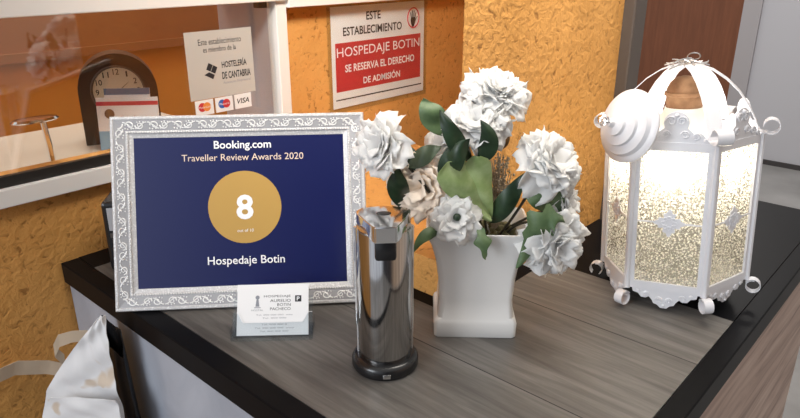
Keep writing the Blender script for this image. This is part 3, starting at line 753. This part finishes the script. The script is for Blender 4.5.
q.build('red_ring', 'red_ink', sh)
q = MB(); hz = 16.0
q.plate([(24.5,hz-.4),(25.7,hz-.4),(26.0,hz+.7),(25.9,hz+1.1),(24.45,hz+1.1),(24.3,hz+.5)], .02, lambda u, v, w: (u, -.18+w, v))
for u0, u1, l_ in ((24.55, 24.3, 1.6), (24.95, 24.9, 2.0), (25.35, 25.5, 1.95), (25.75, 26.05, 1.5)):
    q.plate([(u0-.13,hz+1),(u0+.13,hz+1),(u1+.12,hz+.6+l_),(u1-.12,hz+.6+l_)], .02, lambda u, v, w: (u, -.18+w, v))
q.plate([(25.8,hz+.1),(26.0,hz+.5),(26.7,hz+1.2),(26.5,hz+1.35)], .02, lambda u, v, w: (u, -.18+w, v))
q.plate([(24.6,hz-.4),(25.6,hz-.4),(25.5,hz-.95),(24.7,hz-.95)], .02, lambda u, v, w: (u, -.18+w, v))
q.build('hand_symbol', 'black_ink', sh)

# ------------------------------------------------------------------ stickers on the window glass
st = thing('window_sticker', 'translucent square sticker with dark lettering on the reception window', 'sticker', (59.7, 101.65, 21.6))
s0 = MB().box(0, 13.4, -.05, -.02, 0, 11.4).build('sticker_film', 'sticker', st)
text('lettering', 'Este establecimiento', 'black_ink', s0, (6.8, -.07, 9.6), 8.6, 1.0)
text('lettering', 'es miembro de la', 'black_ink', s0, (6.6, -.07, 8.3), 6.6, .9)
text('lettering', 'HOSTELERÍA', 'black_ink', s0, (9.3, -.07, 5.6), 5.2, 1.35, bold=.02)
text('lettering', 'DE CANTABRIA', 'black_ink', s0, (9.6, -.07, 3.6), 6.0, 1.25, bold=.02)
text('lettering', 'Asociación Empresarial', 'grey_ink', s0, (9.6, -.07, 2.3), 5.8, .55)
q = MB()
def rot2(pts, c, a): return [(c[0]+u*math.cos(a)-v_*math.sin(a), c[1]+u*math.sin(a)+v_*math.cos(a)) for u, v_ in pts]
for u0, v0 in ((-.9,.1),(.1,.1)):
    q.plate(rot2([(u0,v0),(u0+.9,v0),(u0+.9,v0+1.2),(u0,v0+1.2)], (4.3, 4.5), rad(-28)), .02, lambda u, v_, w: (u, -.07+w, v_))
q.plate(rot2([(-.9,-.9),(1.0,-.9),(1.0,-.1),(-.2,-.1)], (4.3, 4.5), rad(-28)), .02, lambda u, v_, w: (u, -.07+w, v_))
q.build('emblem', 'black_ink', s0)
def card_sticker(x, z, label, circles, word):
    t = thing('card_sticker', label, 'sticker', (x, 101.65, z), None, 'payment stickers on the window')
    b = MB().box(0, 3.6, -.05, -.02, 0, 2.6).build('sticker_film', 'paper', t)
    for cx, mm, y in circles:
        q = MB(); disc(q, cx, 1.4, .78, y, .01, 24); q.build('round_mark', mm, b)
    if word: text('lettering', word, 'black_ink', b, (1.8, -.07, 1.35), 2.6, .95, bold=.015, italic=.25)
    else: pass
    return b
b1 = card_sticker(60.4, 18.9, 'leftmost payment sticker, with red and orange circles, on the window', [(1.35, 'red_ink', -.07), (2.25, 'orange_ink', -.08)], None)
text('lettering', 'MasterCard', 'white_ink', b1, (1.8, -.10, 1.4), 2.3, .36)
b2 = card_sticker(64.4, 18.9, 'middle payment sticker, with blue and red circles, on the window', [(1.35, 'blue_ink', -.07), (2.25, 'red_ink', -.08)], None)
text('lettering', 'Maestro', 'white_ink', b2, (1.8, -.10, 1.4), 2.0, .4)
card_sticker(68.4, 18.9, 'rightmost payment sticker, white with dark italic letters, on the window', [], 'VISA')

# ------------------------------------------------------------------ things behind the window
dk = MB().box(-140, 78, 120.0, 150, 6.5, 10.0, .2)
tb = thing('office_desk', 'pale desk behind the reception window under the clock', 'desk', (-30, 135, -105))
dk.build('desk_top', mat('pale_desk', (.55,.50,.44), .5), tb, (-30, 135, -105))
for x in (-135, 74): MB().box(x, x+3, 121, 149, -105, 6.5).build('leg_panel', 'office_wood', tb, (-30, 135, -105))
ck = thing('mantel_clock', 'dark arched mantel clock behind the window with a cream dial', 'clock', (59.3, 127, 10), rz(-25))
CZ, CR = 10.2, 7.2
arch = [(-CR,0),(CR,0),(CR,CZ)] + [(CR*math.cos(rad(a)), CZ+CR*math.sin(rad(a))) for a in range(10, 180, 10)] + [(-CR,CZ)]
MB().plate(arch, 6, lambda u, v, w: (u, w, v)).build('clock_case', 'clock_wood', ck)
q = MB(); disc(q, 0, CZ, 4.7, -.1, .2); dl = q.build('dial', 'dial', ck)
q = MB(); q.tube([(4.8*math.cos(a), -.15, CZ+4.8*math.sin(a)) for a in [2*PI*j/40 for j in range(40)]], .25, 6, True); q.build('bezel', 'jamb', ck, smooth=True)
for hnum in range(1, 13):
    a = rad(90-30*hnum)
    text('numeral', str(hnum), 'black_ink', dl, (3.75*math.cos(a), -.15, CZ+3.75*math.sin(a)), (.3 if hnum == 1 else .6) if hnum < 10 else 1.1, 1.1, bold=.01)
q = MB(); q.plate([(-.15,0),(.15,0),(.05,3.4),(-.05,3.4)], .05, lambda u, v, w: (u*.8+v*.6, -.25+w, CZ+v*.5)); q.plate([(-.2,0),(.2,0),(.06,2.4),(-.06,2.4)], .05, lambda u, v, w: (u-v*.5, -.3+w, CZ-v*.6))
q.build('clock_hand', 'black_ink', dl)
def brochure(x, y, a, w, h, label, band, extra):
    t = thing('brochure', label, 'brochure', (x, y, 10.05), rz(a) @ Quaternion((1,0,0), rad(-8)), 'brochures on the desk behind the window')
    b = MB().box(0, w, 0, .25, 0, h).build('cover', 'paper', t)
    for z0, z1, mm in band:
        q = MB(); rect(q, 0, w, h*z0, h*z1, -.03, .02); q.build('colour_band', mm, b)
    extra(b, w, h)
M['pale_blue'] = mat('pale_blue_ink', (.22,.42,.60), .5)
M['slate'] = mat('slate_ink', (.12,.17,.26), .5)
def ex1(b, w, h):
    text('lettering', 'Guia de visita', 'red_ink', b, (w*.62, -.06, h*.66), w*.5, .5)
    text('lettering', 'rutas y playas', 'grey_ink', b, (w*.62, -.06, h*.55), w*.5, .4)
    q = MB(); disc(q, w*.2, h*.72, .9, -.05, .02, 16); disc(q, w*.26, h*.58, .7, -.05, .02, 16); q.build('picture_spot', 'leaf_brown', b)
brochure(51.6, 121.2, -42, 11.0, 10.6, 'white brochure with a red band below the clock dial', [(.86,.93,'red_ink'), (0,.42,'pale_blue')], ex1)
brochure(53.6, 121.9, -42, 8.2, 11.9, 'slate topped brochure standing behind the red banded one', [(.9,1.0,'slate')], lambda b, w, h: None)
tp = thing('metal_stand', 'shiny metal stand with a flat oval head behind the window', 'stand', (43.0, 121.5, 9.9))
MB().lathe([(2.0,0),(2.0,.3),(.5,.6)], 24).build('base', 'chrome', tp, smooth=True)
MB().tube([(0,0,.4),(-.1,0,4),(-.4,0,8.3)], .5, 10).build('stem', 'chrome', tp, smooth=True)
MB().lathe([(.3,-.5),(3.6,-.25),(4.0,0),(3.6,.35),(.3,.6)], 32, Matrix.Translation((-1.6,0,8.6)) @ Matrix.Diagonal((1,.5,1,1))).build('oval_head', 'chrome', tp, smooth=True)

# ------------------------------------------------------------------ small dark device behind the frame
dv = thing('card_terminal', 'small black device with a pale screen behind the left side of the frame', 'device', (43.6, 93.5, 0), rz(-40))
MB().box(-4.2, 4.2, -3, 3, 0, 11.0, .5).build('casing', 'black_plastic', dv)
MB().box(-3.4, 3.6, -3.12, -3.0, 6.6, 10.2, .05).build('screen', mat('pale_screen', (.50,.49,.50), .3), dv)
MB().box(-3.4, 3.6, -3.2, -3.0, 5.4, 6.2, .1).build('button_row', 'jamb', dv)

# ------------------------------------------------------------------ torn paper and bag at the left end of the counter
bg = MB()
def foldfn(u, v):
    a = 2*PI*u; top = -4.5-1.9*math.cos(a+2.2)-.6*math.sin(3*a)
    rr = 1+.08*math.sin(5*a+v*4)+.05*math.sin(9*a+v*11)
    k = 1-.35*max(0, v-.85)/.15
    return (32.75+1.55*rr*k*math.cos(a)*(1-.1*v), 83.6+4.4*rr*k*math.sin(a), -104.9+v*(104.9+top))
bg.grid(foldfn, 36, 30, .1)  # narrow black form filling the strip beside the paper
tag(bg.build('black_fold', 'black_plastic', None, (32.75,83.6,-105), world=True, smooth=True), 'narrow upright black bag squeezed between the grey side panel and white paper', 'fold')
def sheet(name, label, rows, seed, amp=.3):
    """crumpled sheet lofted between left and right edge points, bottom to top"""
    rows = [(Vector(a), Vector(b)) for a, b in rows]; n = len(rows)-1
    def fn(u, v):
        s_ = min(v*n, n-1e-6); i = int(s_); t = s_-i
        l = rows[i][0].lerp(rows[i+1][0], t); r = rows[i][1].lerp(rows[i+1][1], t)
        wob = Vector((-.74,-.67,0))*(amp*(math.sin(u*6+seed+v*3)*math.cos(v*23+seed*2) + .4*math.sin(u*15+v*41+seed)))
        return l.lerp(r, u) + wob
    mb = MB().grid(fn, 16, 60, .05)
    return tag(mb.build(name, 'sheet', None, tuple(rows[0][0]), world=True, smooth=True), label, 'paper')
sheet('paper_sheet', 'tall pointed crumpled white paper leaning beside the grey side panel',
      [((12,86,-104.9),(29.5,72.5,-104.9)),((20.5,88.5,-40),(30.5,77.2,-40)),((23.2,88.6,-16),(30.9,79.6,-15.5)),((24.4,87.4,-11),(30.8,79.8,-10.6)),((25.6,86.4,-8.5),(30.7,79.9,-8.3)),((27.6,83.9,-4.4),(30.7,79.9,-5)),((28.9,82.3,-2.0),(30.8,80.0,-2.0)),((30.4,80.4,.7),(31.0,79.9,.9))], 1.0, .3)
sheet('paper_sheet', 'lower folded white paper in front of the tall pointed one',
      [((10,83,-104.9),(28.0,67.8,-104.9)),((21,86.2,-40),(29.5,75.6,-40)),((22.3,86.7,-15.5),(29.9,77.6,-15.0)),((23.9,84.6,-10.4),(29.6,77.9,-10.6))], 2.3, .2)
def strip():
    pts = [(3,101.2,-21),(10,101,-18.2),(17,100.6,-14.8),(22.3,100,-13.3),(24.6,100,-13.2),(28.6,99.4,-14.8),(30.6,98.6,-16.0),(30.6,97.6,-13.8),(29.4,97.4,-11.4),(30.2,97.0,-9.8),(31.8,96.0,-9.4),(33.6,95.0,-9.6)]
    sm = []
    for i in range(len(pts)-1):
        for k in range(4): sm.append(Vector(pts[i]).lerp(Vector(pts[i+1]), k/4))
    sm.append(Vector(pts[-1]))
    wv = []
    for i in range(len(sm)):
        s = i/(len(sm)-1); a = .2+1.1*s+.9*math.sin(s*6)
        wv.append(Vector((.25*math.sin(a), -.35*math.sin(a), 1))*(1.5-.5*s))
    return MB().ribbon(sm, wv, .06)
tag(strip().build('paper_strip', 'beige_strip', None, (18,98.5,-13), world=True, smooth=True), 'long beige curling strip across the lower orange wall', 'paper strip')
